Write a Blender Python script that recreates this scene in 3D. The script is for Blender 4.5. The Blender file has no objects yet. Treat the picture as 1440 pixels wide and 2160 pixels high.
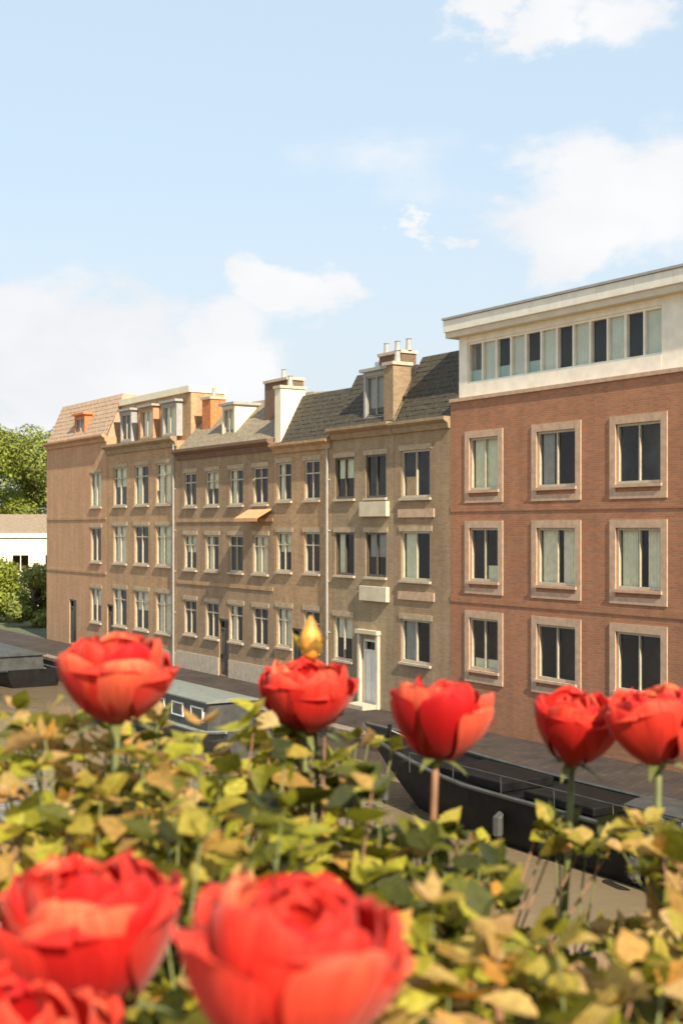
import bpy, bmesh, math, random
from mathutils import Vector, Matrix
R = math.radians
sc = bpy.context.scene
COL = sc.collection

# ------------------------------------------------------------------ camera, sky, sun, exposure
CAMZ = 6.7
F, CX, HY = 2700.0, 720.0, 1115.0          # focal length, optical axis and horizon in photo pixels
cam = bpy.data.cameras.new('camera')
camo = bpy.data.objects.new('camera', cam); COL.objects.link(camo); sc.camera = camo
camo.location = (0, 0, CAMZ); camo.rotation_euler = (R(90), 0, 0)
cam.sensor_width = 36; cam.lens = F/2160*36; cam.shift_y = (HY-1080)/2160
cam.clip_start = .02; cam.clip_end = 6000
cam.dof.use_dof = True; cam.dof.focus_distance = 7; cam.dof.aperture_fstop = 8.5

SUN = Vector((.315, -.72, .62)).normalized()
el = math.asin(SUN.z); az = math.atan2(SUN.x, SUN.y)
sl = bpy.data.lights.new('sun', 'SUN'); sl.energy = 4.2; sl.angle = R(.55); sl.color = (1, .91, .76)
so = bpy.data.objects.new('sun', sl); COL.objects.link(so)
so.rotation_euler = SUN.to_track_quat('Z', 'Y').to_euler(); so.location = SUN*200

world = bpy.data.worlds.new('World'); sc.world = world; world.use_nodes = True
def build_world():
    nt = world.node_tree; N = nt.nodes; L = nt.links
    bg = N['Background']
    sky = N.new('ShaderNodeTexSky'); sky.sky_type = 'NISHITA'; sky.sun_disc = False
    sky.sun_elevation = el; sky.sun_rotation = az
    sky.air_density = 1.1; sky.dust_density = .5; sky.ozone_density = 1.3
    tc = N.new('ShaderNodeTexCoord')
    nrm = N.new('ShaderNodeVectorMath'); nrm.operation = 'NORMALIZE'; L.new(tc.outputs['Generated'], nrm.inputs[0])
    def math_(op, a, b=None, clamp=False):
        n = N.new('ShaderNodeMath'); n.operation = op; n.use_clamp = clamp
        for i, v in enumerate((a, b)):
            if v is None: continue
            if hasattr(v, 'is_linked') or hasattr(v, 'links'): L.new(v, n.inputs[i])
            else: n.inputs[i].default_value = v
        return n.outputs[0]
    # puffy noise in direction space, flattened so the clouds lie in layers
    mp = N.new('ShaderNodeMapping'); mp.inputs['Scale'].default_value = (1, 1, 1.7); L.new(nrm.outputs[0], mp.inputs[0])
    n1 = N.new('ShaderNodeTexNoise'); n1.inputs['Scale'].default_value = 9; n1.inputs['Detail'].default_value = 9; n1.inputs['Roughness'].default_value = .56
    L.new(mp.outputs[0], n1.inputs['Vector'])
    n2 = N.new('ShaderNodeTexNoise'); n2.inputs['Scale'].default_value = 3.2; n2.inputs['Detail'].default_value = 6
    L.new(mp.outputs[0], n2.inputs['Vector'])
    cover = math_('MULTIPLY_ADD', n2.outputs[0], 1.0); cover.node.inputs[2].default_value = -.5
    # domain warp, so every cloud gets a ragged outline
    wn = N.new('ShaderNodeTexNoise'); wn.inputs['Scale'].default_value = 11; wn.inputs['Detail'].default_value = 8; wn.inputs['Roughness'].default_value = .6
    L.new(mp.outputs[0], wn.inputs['Vector'])
    wc = N.new('ShaderNodeVectorMath'); wc.operation = 'SUBTRACT'; wc.inputs[1].default_value = (.5, .5, .5); L.new(wn.outputs['Color'], wc.inputs[0])
    wsx = N.new('ShaderNodeVectorMath'); wsx.operation = 'SCALE'; wsx.inputs['Scale'].default_value = .17; L.new(wc.outputs[0], wsx.inputs[0])
    wp = N.new('ShaderNodeVectorMath'); wp.operation = 'ADD'; L.new(mp.outputs[0], wp.inputs[0]); L.new(wsx.outputs[0], wp.inputs[1])
    # single clouds: direction, radius
    blobs = [(1270, 430, 230), (1410, 440, 220), (1210, 530, 150), (1180, 40, 120), (1330, 0, 150), (910, 480, 60), (1020, 10, 100),
             (30, 660, 220), (270, 680, 190), (480, 720, 190), (620, 630, 120), (150, 790, 260), (420, 810, 230),
             (-350, 500, 300), (1800, 300, 330), (2200, 600, 300), (-900, 700, 300)]
    acc = None
    for (px, py, r) in blobs:
        d = Vector(((px-CX)/F, 1, (HY-py)/F)).normalized()
        d2 = Vector((d.x, d.y, d.z*1.7))
        sub = N.new('ShaderNodeVectorMath'); sub.operation = 'DISTANCE'
        L.new(wp.outputs[0], sub.inputs[0]); sub.inputs[1].default_value = d2
        v = math_('DIVIDE', sub.outputs['Value'], r/F*1.25)
        v = math_('SUBTRACT', 1.0, v, True)
        acc = v if acc is None else math_('MAXIMUM', acc, v)
    acc = math_('POWER', acc, .8)
    s = math_('MULTIPLY_ADD', acc, .85); L.new(cover, s.node.inputs[2])
    nn = math_('SUBTRACT', n1.outputs[0], .5)
    s2 = math_('MULTIPLY_ADD', nn, .9); L.new(s, s2.node.inputs[2])
    mr = N.new('ShaderNodeMapRange'); mr.interpolation_type = 'SMOOTHSTEP'
    mr.inputs['From Min'].default_value = .12; mr.inputs['From Max'].default_value = .5
    L.new(s2, mr.inputs['Value'])
    # cloud shading: whiter where thick and high, slightly grey underneath
    n3 = N.new('ShaderNodeTexNoise'); n3.inputs['Scale'].default_value = 7; n3.inputs['Detail'].default_value = 6
    off = N.new('ShaderNodeVectorMath'); off.operation = 'ADD'; off.inputs[1].default_value = (0, 0, .05)
    L.new(mp.outputs[0], off.inputs[0]); L.new(off.outputs[0], n3.inputs['Vector'])
    cr = N.new('ShaderNodeValToRGB'); cr.color_ramp.elements[0].position = .32; cr.color_ramp.elements[1].position = .62
    cr.color_ramp.elements[0].color = (7.1, 7.25, 7.5, 1); cr.color_ramp.elements[1].color = (8.1, 8.15, 8.25, 1)
    L.new(n3.outputs[0], cr.inputs[0])
    # thin high veil of cirrus and humidity that pales the blue
    veil = N.new('ShaderNodeMixRGB'); veil.inputs[0].default_value = .68
    L.new(sky.outputs[0], veil.inputs[1]); veil.inputs[2].default_value = (6.7, 8.2, 9.4, 1)
    # humid white haze towards the horizon, the same all round
    sz = N.new('ShaderNodeSeparateXYZ'); L.new(nrm.outputs[0], sz.inputs[0])
    hz = N.new('ShaderNodeMapRange'); hz.interpolation_type = 'SMOOTHSTEP'; hz.inputs['From Min'].default_value = .30; hz.inputs['From Max'].default_value = .03
    hz.inputs['To Max'].default_value = .92; L.new(sz.outputs[2], hz.inputs['Value'])
    hm = N.new('ShaderNodeMixRGB'); L.new(hz.outputs[0], hm.inputs[0]); L.new(veil.outputs[0], hm.inputs[1]); hm.inputs[2].default_value = (6.35, 6.85, 7.15, 1); veil = hm
    mix = N.new('ShaderNodeMixRGB'); L.new(mr.outputs[0], mix.inputs[0]); L.new(veil.outputs[0], mix.inputs[1]); L.new(cr.outputs[0], mix.inputs[2])
    L.new(mix.outputs[0], bg.inputs[0]); bg.inputs[1].default_value = .06
build_world()
vs = sc.view_settings
vs.view_transform = 'Standard'; vs.look = 'None'; vs.gamma = 1; vs.use_curve_mapping = False; vs.exposure = 1.0
sc.cycles.max_bounces = 8; sc.cycles.transparent_max_bounces = 12
sc.cycles.caustics_reflective = False; sc.cycles.caustics_refractive = False
sc.cycles.sample_clamp_indirect = 6

# ------------------------------------------------------------------ helpers
def at(px, py, Z):
    return Vector(((px-CX)/F*Z, Z, CAMZ-(py-HY)/F*Z))
def proj(p):
    return CX+F*p.x/p.y, HY+F*(CAMZ-p.z)/p.y

class MB:
    def __init__(s): s.v = []; s.f = []; s.sm = False
    def poly(s, *pts):
        b = len(s.v); s.v += [tuple(p) for p in pts]; s.f.append(tuple(range(b, b+len(pts))))
    def box(s, x0, x1, y0, y1, z0, z1):
        if x0 > x1: x0, x1 = x1, x0
        if y0 > y1: y0, y1 = y1, y0
        if z0 > z1: z0, z1 = z1, z0
        b = len(s.v)
        s.v += [(x, y, z) for z in (z0, z1) for y in (y0, y1) for x in (x0, x1)]
        for q in ((0,2,3,1), (4,5,7,6), (0,1,5,4), (2,6,7,3), (0,4,6,2), (1,3,7,5)): s.f.append(tuple(b+i for i in q))
        return s
    def prism(s, pts, x0, x1):           # (y,z) outline swept along x
        n = len(pts); b = len(s.v)
        s.v += [(x0, y, z) for y, z in pts]+[(x1, y, z) for y, z in pts]
        for i in range(n):
            j = (i+1) % n; s.f.append((b+i, b+j, b+n+j, b+n+i))
        s.f.append(tuple(b+i for i in reversed(range(n)))); s.f.append(tuple(b+n+i for i in range(n)))
        return s
    def prismy(s, pts, y0, y1):          # (x,z) outline swept along y
        n = len(pts); b = len(s.v)
        s.v += [(x, y0, z) for x, z in pts]+[(x, y1, z) for x, z in pts]
        for i in range(n):
            j = (i+1) % n; s.f.append((b+i, b+j, b+n+j, b+n+i))
        s.f.append(tuple(b+i for i in reversed(range(n)))); s.f.append(tuple(b+n+i for i in range(n)))
        return s
    def tube(s, pts, rads, n=7, cap=True):
        b = len(s.v); pts = [Vector(p) for p in pts]
        for i, p in enumerate(pts):
            t = (pts[min(i+1, len(pts)-1)]-pts[max(i-1, 0)]).normalized()
            a = t.orthogonal().normalized() if i == 0 else (a-t*a.dot(t)).normalized()
            c = t.cross(a)
            r = rads[i] if isinstance(rads, (list, tuple)) else rads
            for k in range(n):
                w = 2*math.pi*k/n; s.v.append(tuple(p+(a*math.cos(w)+c*math.sin(w))*r))
        for i in range(len(pts)-1):
            for k in range(n):
                k2 = (k+1) % n; s.f.append((b+i*n+k, b+i*n+k2, b+(i+1)*n+k2, b+(i+1)*n+k))
        if cap:
            s.f.append(tuple(b+k for k in reversed(range(n)))); e = b+(len(pts)-1)*n; s.f.append(tuple(e+k for k in range(n)))
        return s
    def mesh(s, name, mat, smooth=False):
        m = bpy.data.meshes.new(name); m.from_pydata(s.v, [], s.f); m.update()
        bm = bmesh.new(); bm.from_mesh(m); bmesh.ops.recalc_face_normals(bm, faces=bm.faces); bm.to_mesh(m); bm.free()
        if mat: m.materials.append(mat)
        if smooth: m.polygons.foreach_set('use_smooth', [True]*len(m.polygons))
        return m
    def build(s, name, mat, parent=None, smooth=False, bevel=0):
        o = bpy.data.objects.new(name, s.mesh(name, mat, smooth)); COL.objects.link(o)
        if parent: o.parent = parent
        if bevel:
            md = o.modifiers.new('b', 'BEVEL'); md.width = bevel; md.segments = 2; md.limit_method = 'ANGLE'
        return o
def put(name, mesh, parent=None):
    o = bpy.data.objects.new(name, mesh); COL.objects.link(o)
    if parent: o.parent = parent
    return o
def empty(name, loc, rz=0):
    o = bpy.data.objects.new(name, None); COL.objects.link(o); o.location = loc; o.rotation_euler = (0, 0, rz); o.empty_display_size = .2
    return o
def tag(o, label, cat, group=None):
    o['label'] = label; o['category'] = cat
    if group: o['group'] = group
    return o

# ------------------------------------------------------------------ materials
def newmat(name):
    m = bpy.data.materials.new(name); m.use_nodes = True
    return m, m.node_tree.nodes, m.node_tree.links, m.node_tree.nodes['Principled BSDF']
def ramp(N, stops):
    c = N.new('ShaderNodeValToRGB').color_ramp
    while len(c.elements) < len(stops): c.elements.new(.5)
    for e, (p, col) in zip(c.elements, stops): e.position = p; e.color = (*col, 1)
    return c.id_data and [n for n in N if n.type == 'VALTORGB'][-1]
def plain(name, col, rough=.6, var=.18, scale=6, metal=0, bump=.0, spec=.5):
    m, N, L, b = newmat(name)
    tc = N.new('ShaderNodeTexCoord'); n = N.new('ShaderNodeTexNoise'); n.inputs['Scale'].default_value = scale; n.inputs['Detail'].default_value = 8
    L.new(tc.outputs['Object'], n.inputs['Vector'])
    r = ramp(N, [(.3, tuple(c*(1-var) for c in col)), (.7, tuple(min(1, c*(1+var)) for c in col))])
    L.new(n.outputs[0], r.inputs[0]); L.new(r.outputs[0], b.inputs['Base Color'])
    b.inputs['Roughness'].default_value = rough; b.inputs['Metallic'].default_value = metal; b.inputs['Specular IOR Level'].default_value = spec
    if bump:
        bp = N.new('ShaderNodeBump'); bp.inputs['Strength'].default_value = bump; bp.inputs['Distance'].default_value = .01
        L.new(n.outputs[0], bp.inputs['Height']); L.new(bp.outputs[0], b.inputs['Normal'])
    return m
def brick(name, c1, c2, mortar, bw=.22, bh=.068, stain=.25):
    m, N, L, b = newmat(name)
    tc = N.new('ShaderNodeTexCoord'); sp = N.new('ShaderNodeSeparateXYZ'); L.new(tc.outputs['Object'], sp.inputs[0])
    ad = N.new('ShaderNodeMath'); ad.operation = 'ADD'; L.new(sp.outputs[0], ad.inputs[0]); L.new(sp.outputs[1], ad.inputs[1])
    cb = N.new('ShaderNodeCombineXYZ'); L.new(ad.outputs[0], cb.inputs[0]); L.new(sp.outputs[2], cb.inputs[1])
    t = N.new('ShaderNodeTexBrick'); L.new(cb.outputs[0], t.inputs['Vector'])
    t.inputs['Scale'].default_value = 1; t.inputs['Brick Width'].default_value = bw; t.inputs['Row Height'].default_value = bh
    t.inputs['Mortar Size'].default_value = .008; t.inputs['Mortar Smooth'].default_value = .3; t.inputs['Bias'].default_value = -.1
    t.inputs['Color1'].default_value = (*c1, 1); t.inputs['Color2'].default_value = (*c2, 1); t.inputs['Mortar'].default_value = (*mortar, 1)
    n = N.new('ShaderNodeTexNoise'); n.inputs['Scale'].default_value = .8; n.inputs['Detail'].default_value = 9; n.inputs['Roughness'].default_value = .65
    L.new(tc.outputs['Object'], n.inputs['Vector'])
    st = N.new('ShaderNodeMapping'); st.inputs['Scale'].default_value = (2.2, 2.2, .22); L.new(tc.outputs['Object'], st.inputs[0])
    n2 = N.new('ShaderNodeTexNoise'); n2.inputs['Scale'].default_value = 1; n2.inputs['Detail'].default_value = 6; L.new(st.outputs[0], n2.inputs['Vector'])
    r = ramp(N, [(.28, (1-stain,)*3), (.75, (1+stain*.5,)*3)])
    av = N.new('ShaderNodeMath'); av.operation = 'ADD'; L.new(n.outputs[0], av.inputs[0]); L.new(n2.outputs[0], av.inputs[1])
    hv = N.new('ShaderNodeMath'); hv.operation = 'MULTIPLY'; hv.inputs[1].default_value = .5; L.new(av.outputs[0], hv.inputs[0]); L.new(hv.outputs[0], r.inputs[0])
    mu = N.new('ShaderNodeMixRGB'); mu.blend_type = 'MULTIPLY'; mu.inputs[0].default_value = 1
    L.new(t.outputs['Color'], mu.inputs[1]); L.new(r.outputs[0], mu.inputs[2]); L.new(mu.outputs[0], b.inputs['Base Color'])
    b.inputs['Roughness'].default_value = .88
    bp = N.new('ShaderNodeBump'); bp.inputs['Strength'].default_value = .5; bp.inputs['Distance'].default_value = .008; bp.invert = True
    L.new(t.outputs['Fac'], bp.inputs['Height']); L.new(bp.outputs[0], b.inputs['Normal'])
    return m
def paving(name, c1, c2, joint):
    m, N, L, b = newmat(name); tc = N.new('ShaderNodeTexCoord'); mp = N.new('ShaderNodeMapping'); mp.inputs['Rotation'].default_value = (0, 0, math.atan2(.843, -.537)); L.new(tc.outputs['Object'], mp.inputs[0])
    t = N.new('ShaderNodeTexBrick'); t.inputs['Scale'].default_value = 1; t.inputs['Brick Width'].default_value = .4; t.inputs['Row Height'].default_value = .2; t.inputs['Mortar Size'].default_value = .012
    t.inputs['Color1'].default_value = (*c1, 1); t.inputs['Color2'].default_value = (*c2, 1); t.inputs['Mortar'].default_value = (*joint, 1); L.new(mp.outputs[0], t.inputs['Vector'])
    n = N.new('ShaderNodeTexNoise'); n.inputs['Scale'].default_value = .9; n.inputs['Detail'].default_value = 8; L.new(tc.outputs['Object'], n.inputs['Vector'])
    r = ramp(N, [(.3, (.6,)*3), (.7, (1.25,)*3)]); L.new(n.outputs[0], r.inputs[0])
    mu = N.new('ShaderNodeMixRGB'); mu.blend_type = 'MULTIPLY'; mu.inputs[0].default_value = 1; L.new(t.outputs[0], mu.inputs[1]); L.new(r.outputs[0], mu.inputs[2]); L.new(mu.outputs[0], b.inputs['Base Color'])
    b.inputs['Roughness'].default_value = .9; return m
def glass_mat():
    m, N, L, b = newmat('window_glass'); N.remove(b)
    out = [n for n in N if n.type == 'OUTPUT_MATERIAL'][0]
    tr = N.new('ShaderNodeBsdfTransparent'); tr.inputs[0].default_value = (.95, .97, .95, 1)
    gl = N.new('ShaderNodeBsdfGlossy'); gl.inputs['Roughness'].default_value = .02
    ge = N.new('ShaderNodeNewGeometry'); dt = N.new('ShaderNodeVectorMath'); dt.operation = 'DOT_PRODUCT'
    L.new(ge.outputs['Normal'], dt.inputs[0]); L.new(ge.outputs['Incoming'], dt.inputs[1])
    def mth(op, a, b):
        n_ = N.new('ShaderNodeMath'); n_.operation = op
        for i_, v_ in enumerate((a, b)):
            if v_ is None: continue
            if isinstance(v_, (int, float)): n_.inputs[i_].default_value = v_
            else: L.new(v_, n_.inputs[i_])
        return n_
    f1 = mth('SUBTRACT', 1.0, mth('ABSOLUTE', dt.outputs['Value'], None).outputs[0]); f5 = mth('POWER', f1.outputs[0], 5.0)
    fr = mth('MULTIPLY_ADD', f5.outputs[0], .955); fr.inputs[2].default_value = .045
    tc = N.new('ShaderNodeTexCoord'); n = N.new('ShaderNodeTexNoise'); n.inputs['Scale'].default_value = 1.3; L.new(tc.outputs['Object'], n.inputs['Vector'])
    bp = N.new('ShaderNodeBump'); bp.inputs['Strength'].default_value = .25; bp.inputs['Distance'].default_value = .02; L.new(n.outputs[0], bp.inputs['Height'])
    L.new(bp.outputs[0], gl.inputs['Normal'])
    mx = N.new('ShaderNodeMixShader'); L.new(fr.outputs[0], mx.inputs[0]); L.new(tr.outputs[0], mx.inputs[1]); L.new(gl.outputs[0], mx.inputs[2])
    L.new(mx.outputs[0], out.inputs[0])
    return m
def water_mat():
    m, N, L, b = newmat('canal_water')
    tc = N.new('ShaderNodeTexCoord')
    n = N.new('ShaderNodeTexNoise'); n.inputs['Scale'].default_value = 3.2; n.inputs['Detail'].default_value = 5
    n2 = N.new('ShaderNodeTexNoise'); n2.inputs['Scale'].default_value = .5; n2.inputs['Detail'].default_value = 3
    for q in (n, n2): L.new(tc.outputs['Object'], q.inputs['Vector'])
    ad = N.new('ShaderNodeMath'); ad.operation = 'MULTIPLY_ADD'; ad.inputs[1].default_value = .35; L.new(n.outputs[0], ad.inputs[0]); L.new(n2.outputs[0], ad.inputs[2])
    bp = N.new('ShaderNodeBump'); b.inputs['Specular IOR Level'].default_value = .95; bp.inputs['Strength'].default_value = .22; bp.inputs['Distance'].default_value = .12
    L.new(ad.outputs[0], bp.inputs['Height']); L.new(bp.outputs[0], b.inputs['Normal'])
    b.inputs['Base Color'].default_value = (.22, .16, .09, 1); b.inputs['Roughness'].default_value = .05; b.inputs['IOR'].default_value = 1.33
    return m
def leaf_mat(name, stops, transl=.45, nscale=5, veins=True):
    m, N, L, b = newmat(name); out = [n for n in N if n.type == 'OUTPUT_MATERIAL'][0]
    oi = N.new('ShaderNodeObjectInfo'); geo = N.new('ShaderNodeNewGeometry')
    ad = N.new('ShaderNodeMath'); ad.operation = 'ADD'; L.new(oi.outputs['Random'], ad.inputs[0]); L.new(geo.outputs['Random Per Island'], ad.inputs[1])
    fr = N.new('ShaderNodeMath'); fr.operation = 'FRACT'; L.new(ad.outputs[0], fr.inputs[0])
    r = ramp(N, stops); L.new(fr.outputs[0], r.inputs[0])
    tc = N.new('ShaderNodeTexCoord'); n = N.new('ShaderNodeTexNoise'); n.inputs['Scale'].default_value = nscale; n.inputs['Detail'].default_value = 6
    L.new(tc.outputs['Object'], n.inputs['Vector'])
    r2 = ramp(N, [(.3, (.68,)*3), (.7, (1.2,)*3)]); L.new(n.outputs[0], r2.inputs[0])
    mu = N.new('ShaderNodeMixRGB'); mu.blend_type = 'MULTIPLY'; mu.inputs[0].default_value = 1; L.new(r.outputs[0], mu.inputs[1]); L.new(r2.outputs[0], mu.inputs[2])
    L.new(mu.outputs[0], b.inputs['Base Color']); b.inputs['Roughness'].default_value = .5; b.inputs['Specular IOR Level'].default_value = .28
    if veins:
        sp = N.new('ShaderNodeSeparateXYZ'); L.new(tc.outputs['Object'], sp.inputs[0])
        ab = N.new('ShaderNodeMath'); ab.operation = 'ABSOLUTE'; L.new(sp.outputs[1], ab.inputs[0])
        q = N.new('ShaderNodeMath'); q.operation = 'MULTIPLY_ADD'; q.inputs[1].default_value = -1.1; L.new(ab.outputs[0], q.inputs[0]); L.new(sp.outputs[0], q.inputs[2])
        q2 = N.new('ShaderNodeMath'); q2.operation = 'MULTIPLY'; q2.inputs[1].default_value = 8; L.new(q.outputs[0], q2.inputs[0])
        pp = N.new('ShaderNodeMath'); pp.operation = 'PINGPONG'; pp.inputs[1].default_value = .5; L.new(q2.outputs[0], pp.inputs[0])
        a8 = N.new('ShaderNodeMath'); a8.operation = 'MULTIPLY'; a8.inputs[1].default_value = 8; L.new(ab.outputs[0], a8.inputs[0])
        mn = N.new('ShaderNodeMath'); mn.operation = 'MINIMUM'; L.new(pp.outputs[0], mn.inputs[0]); L.new(a8.outputs[0], mn.inputs[1])
        rv = ramp(N, [(0, (1.16, 1.14, 1.1)), (.10, (1, 1, 1))]); L.new(mn.outputs[0], rv.inputs[0])
        m2 = N.new('ShaderNodeMixRGB'); m2.blend_type = 'MULTIPLY'; m2.inputs[0].default_value = 1; L.new(mu.outputs[0], m2.inputs[1]); L.new(rv.outputs[0], m2.inputs[2]); mu = m2
        L.new(mu.outputs[0], b.inputs['Base Color'])
        bp = N.new('ShaderNodeBump'); bp.inputs['Strength'].default_value = .25; bp.inputs['Distance'].default_value = .03; L.new(mn.outputs[0], bp.inputs['Height']); L.new(bp.outputs[0], b.inputs['Normal'])
    tr = N.new('ShaderNodeBsdfTranslucent'); L.new(mu.outputs[0], tr.inputs[0])
    mx = N.new('ShaderNodeMixShader'); mx.inputs[0].default_value = transl; L.new(b.outputs[0], mx.inputs[1]); L.new(tr.outputs[0], mx.inputs[2]); L.new(mx.outputs[0], out.inputs[0])
    return m
def petal_mat():
    m, N, L, b = newmat('red_petal'); out = [n for n in N if n.type == 'OUTPUT_MATERIAL'][0]
    oi = N.new('ShaderNodeObjectInfo')
    r = ramp(N, [(0, (.52, .007, .008)), (.35, (.72, .024, .016)), (.7, (.78, .045, .024)), (1, (.88, .14, .065))]); L.new(oi.outputs['Random'], r.inputs[0])
    at_ = N.new('ShaderNodeAttribute'); at_.attribute_name = 'petal_uv'
    sp = N.new('ShaderNodeSeparateXYZ'); L.new(at_.outputs['Vector'], sp.inputs[0])
    cb = N.new('ShaderNodeCombineXYZ'); mm = N.new('ShaderNodeMath'); mm.operation = 'MULTIPLY'; mm.inputs[1].default_value = 26; L.new(sp.outputs[0], mm.inputs[0])
    L.new(mm.outputs[0], cb.inputs[0]); m3 = N.new('ShaderNodeMath'); m3.operation = 'MULTIPLY'; m3.inputs[1].default_value = 1.6; L.new(sp.outputs[1], m3.inputs[0]); L.new(m3.outputs[0], cb.inputs[1])
    L.new(oi.outputs['Random'], cb.inputs[2])
    n = N.new('ShaderNodeTexNoise'); n.inputs['Scale'].default_value = 1; n.inputs['Detail'].default_value = 6; L.new(cb.outputs[0], n.inputs['Vector'])
    r2 = ramp(N, [(.28, (.7, .45, .45)), (.72, (1.15, 1.6, 1.55))]); L.new(n.outputs[0], r2.inputs[0])
    mu = N.new('ShaderNodeMixRGB'); mu.blend_type = 'MULTIPLY'; mu.inputs[0].default_value = 1; L.new(r.outputs[0], mu.inputs[1]); L.new(r2.outputs[0], mu.inputs[2])
    # pigment: deep red at the claw, coral towards the rim
    rt = ramp(N, [(0, (.55, .30, .30)), (.45, (.92, .8, .8)), (.85, (1.04, 1.2, 1.15)), (1, (1.1, 1.6, 1.5))]); L.new(sp.outputs[1], rt.inputs[0])
    mg = N.new('ShaderNodeMixRGB'); mg.blend_type = 'MULTIPLY'; mg.inputs[0].default_value = 1; L.new(mu.outputs[0], mg.inputs[1]); L.new(rt.outputs[0], mg.inputs[2]); mu = mg
    L.new(mu.outputs[0], b.inputs['Base Color']); b.inputs['Roughness'].default_value = .6; b.inputs['Specular IOR Level'].default_value = .2
    b.inputs['Sheen Weight'].default_value = .22; b.inputs['Sheen Roughness'].default_value = .4; b.inputs['Sheen Tint'].default_value = (1, .75, .62, 1)
    bp = N.new('ShaderNodeBump'); bp.inputs['Strength'].default_value = .35; bp.inputs['Distance'].default_value = .0008; L.new(n.outputs[0], bp.inputs['Height']); L.new(bp.outputs[0], b.inputs['Normal'])
    tr = N.new('ShaderNodeBsdfTranslucent'); L.new(mu.outputs[0], tr.inputs[0])
    mx = N.new('ShaderNodeMixShader'); mx.inputs[0].default_value = .3; L.new(b.outputs[0], mx.inputs[1]); L.new(tr.outputs[0], mx.inputs[2]); L.new(mx.outputs[0], out.inputs[0])
    return m

M = {}
M['brick_red'] = brick('red_brick', (0.47, 0.195, 0.094), (0.36, 0.15, 0.074), (0.38, 0.24, 0.145), stain=0.3)
M['brick_tan'] = brick('tan_brick', (0.56, 0.335, 0.165), (0.42, 0.245, 0.12), (0.44, 0.33, 0.2), stain=0.4)
M['brick_orange'] = brick('orange_brick', (0.6, 0.33, 0.165), (0.5, 0.265, 0.135), (0.46, 0.33, 0.21), stain=0.28)
M['brick_brown'] = brick('brown_brick', (0.41, 0.265, 0.148), (0.32, 0.205, 0.112), (0.38, 0.28, 0.17), stain=0.42)
M['brick_olive'] = brick('olive_brown_brick', (0.42, 0.295, 0.165), (0.33, 0.23, 0.125), (0.38, 0.3, 0.19), stain=0.42)
M['brick_dark'] = brick('dark_brick', (.22, .115, .065), (.17, .09, .052), (.22, .16, .11))
M['brick_dark2'] = brick('weathered_tan_brick', (.36, .24, .13), (.27, .175, .095), (.32, .25, .16))
M['quay_brick'] = brick('quay_brick', (.2, .13, .085), (.15, .1, .07), (.2, .17, .13), stain=.4)
M['stone'] = plain('pale_stone', (.52, .42, .30), .8, .15, 4, bump=.2)
M['coping'] = plain('worn_coping_stone', (.22, .17, .115), .85, .3, 3, bump=.3)
M['surround'] = plain('pinkish_concrete', (.53, .355, .23), .8, .16, 5, bump=.15)
M['lintel'] = plain('worn_sandstone', (.44, .33, .205), .85, .2, 5, bump=.2)
M['band'] = plain('cream_stucco', (.62, .52, .36), .8, .12, 3)
M['cream'] = plain('cream_panel', (.84, .78, .64), .55, .1, 2.5)
M['cream_bright'] = plain('cream_render', (.80, .70, .50), .75, .07, 2)
M['soffit'] = plain('tan_soffit', (.66, .57, .42), .7, .08, 2)
M['frame'] = plain('cream_window_paint', (.50, .43, .305), .45, .12, 8)
M['white'] = plain('white_paint', (.82, .79, .70), .4, .05, 6)
M['frame_dark'] = plain('dark_window_paint', (.10, .075, .05), .4, .15, 8)
M['curtain'] = plain('linen_curtain', (.86, .78, .58), .9, .12, 5)
M['curtain2'] = plain('greenish_blind', (.80, .78, .56), .9, .1, 5)
M['curtain3'] = plain('warm_curtain', (.66, .45, .22), .9, .12, 5)
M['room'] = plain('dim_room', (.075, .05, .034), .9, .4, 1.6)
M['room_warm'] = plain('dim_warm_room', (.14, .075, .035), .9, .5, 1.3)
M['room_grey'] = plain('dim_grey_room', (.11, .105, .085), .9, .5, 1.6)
M['slate'] = plain('dark_roof_tile', (.06, .048, .028), .75, .4, 7, bump=.3)
M['slate_grey'] = plain('grey_brown_roof_tile', (.24, .19, .12), .75, .3, 7, bump=.3)
M['terracotta'] = plain('orange_roof_tile', (.56, .19, .06), .75, .25, 8, bump=.3)
M['pink_tile'] = plain('pinkish_roof_tile', (.44, .30, .19), .8, .2, 6, bump=.3)
M['lead'] = plain('grey_lead', (.36, .345, .31), .55, .12, 4)
M['metal'] = plain('galvanised_metal', (.5, .49, .47), .4, .1, 6, metal=.6)
M['asphalt'] = paving('brick_street_paving', (.065, .04, .025), (.04, .027, .019), (.025, .02, .015))
M['land'] = plain('far_ground', (.10, .11, .05), .95, .3, .2)
M['hull_black'] = plain('black_hull_paint', (.008, .007, .006), .6, .5, 3, spec=.2)
M['hull_grey'] = plain('grey_hull_paint', (.06, .058, .05), .5, .3, 3)
M['deck'] = plain('grey_deck_paint', (.20, .21, .18), .6, .2, 4)
M['cabin'] = plain('grey_green_cabin_paint', (.20, .21, .175), .55, .12, 4)
M['rust'] = plain('red_brown_paint', (.16, .05, .03), .6, .3, 4)
M['green_paint'] = plain('dark_green_paint', (.03, .05, .035), .35, .2, 5)
M['rope'] = plain('hemp_rope', (.40, .31, .19), .9, .2, 30)
M['soil'] = plain('potting_soil', (.045, .03, .02), .95, .5, 60, bump=.8)
M['wood'] = plain('weathered_planter_board', (.24, .16, .09), .8, .3, 14, bump=.3)
M['bark'] = plain('tree_bark', (.11, .085, .06), .95, .35, 6, bump=.5)
M['stem'] = plain('green_stem', (.13, .14, .035), .6, .3, 40)
M['stem_red'] = plain('reddish_stem', (.22, .10, .04), .6, .3, 40)
M['glass'] = glass_mat()
M['water'] = water_mat()
M['petal'] = petal_mat()
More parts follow.
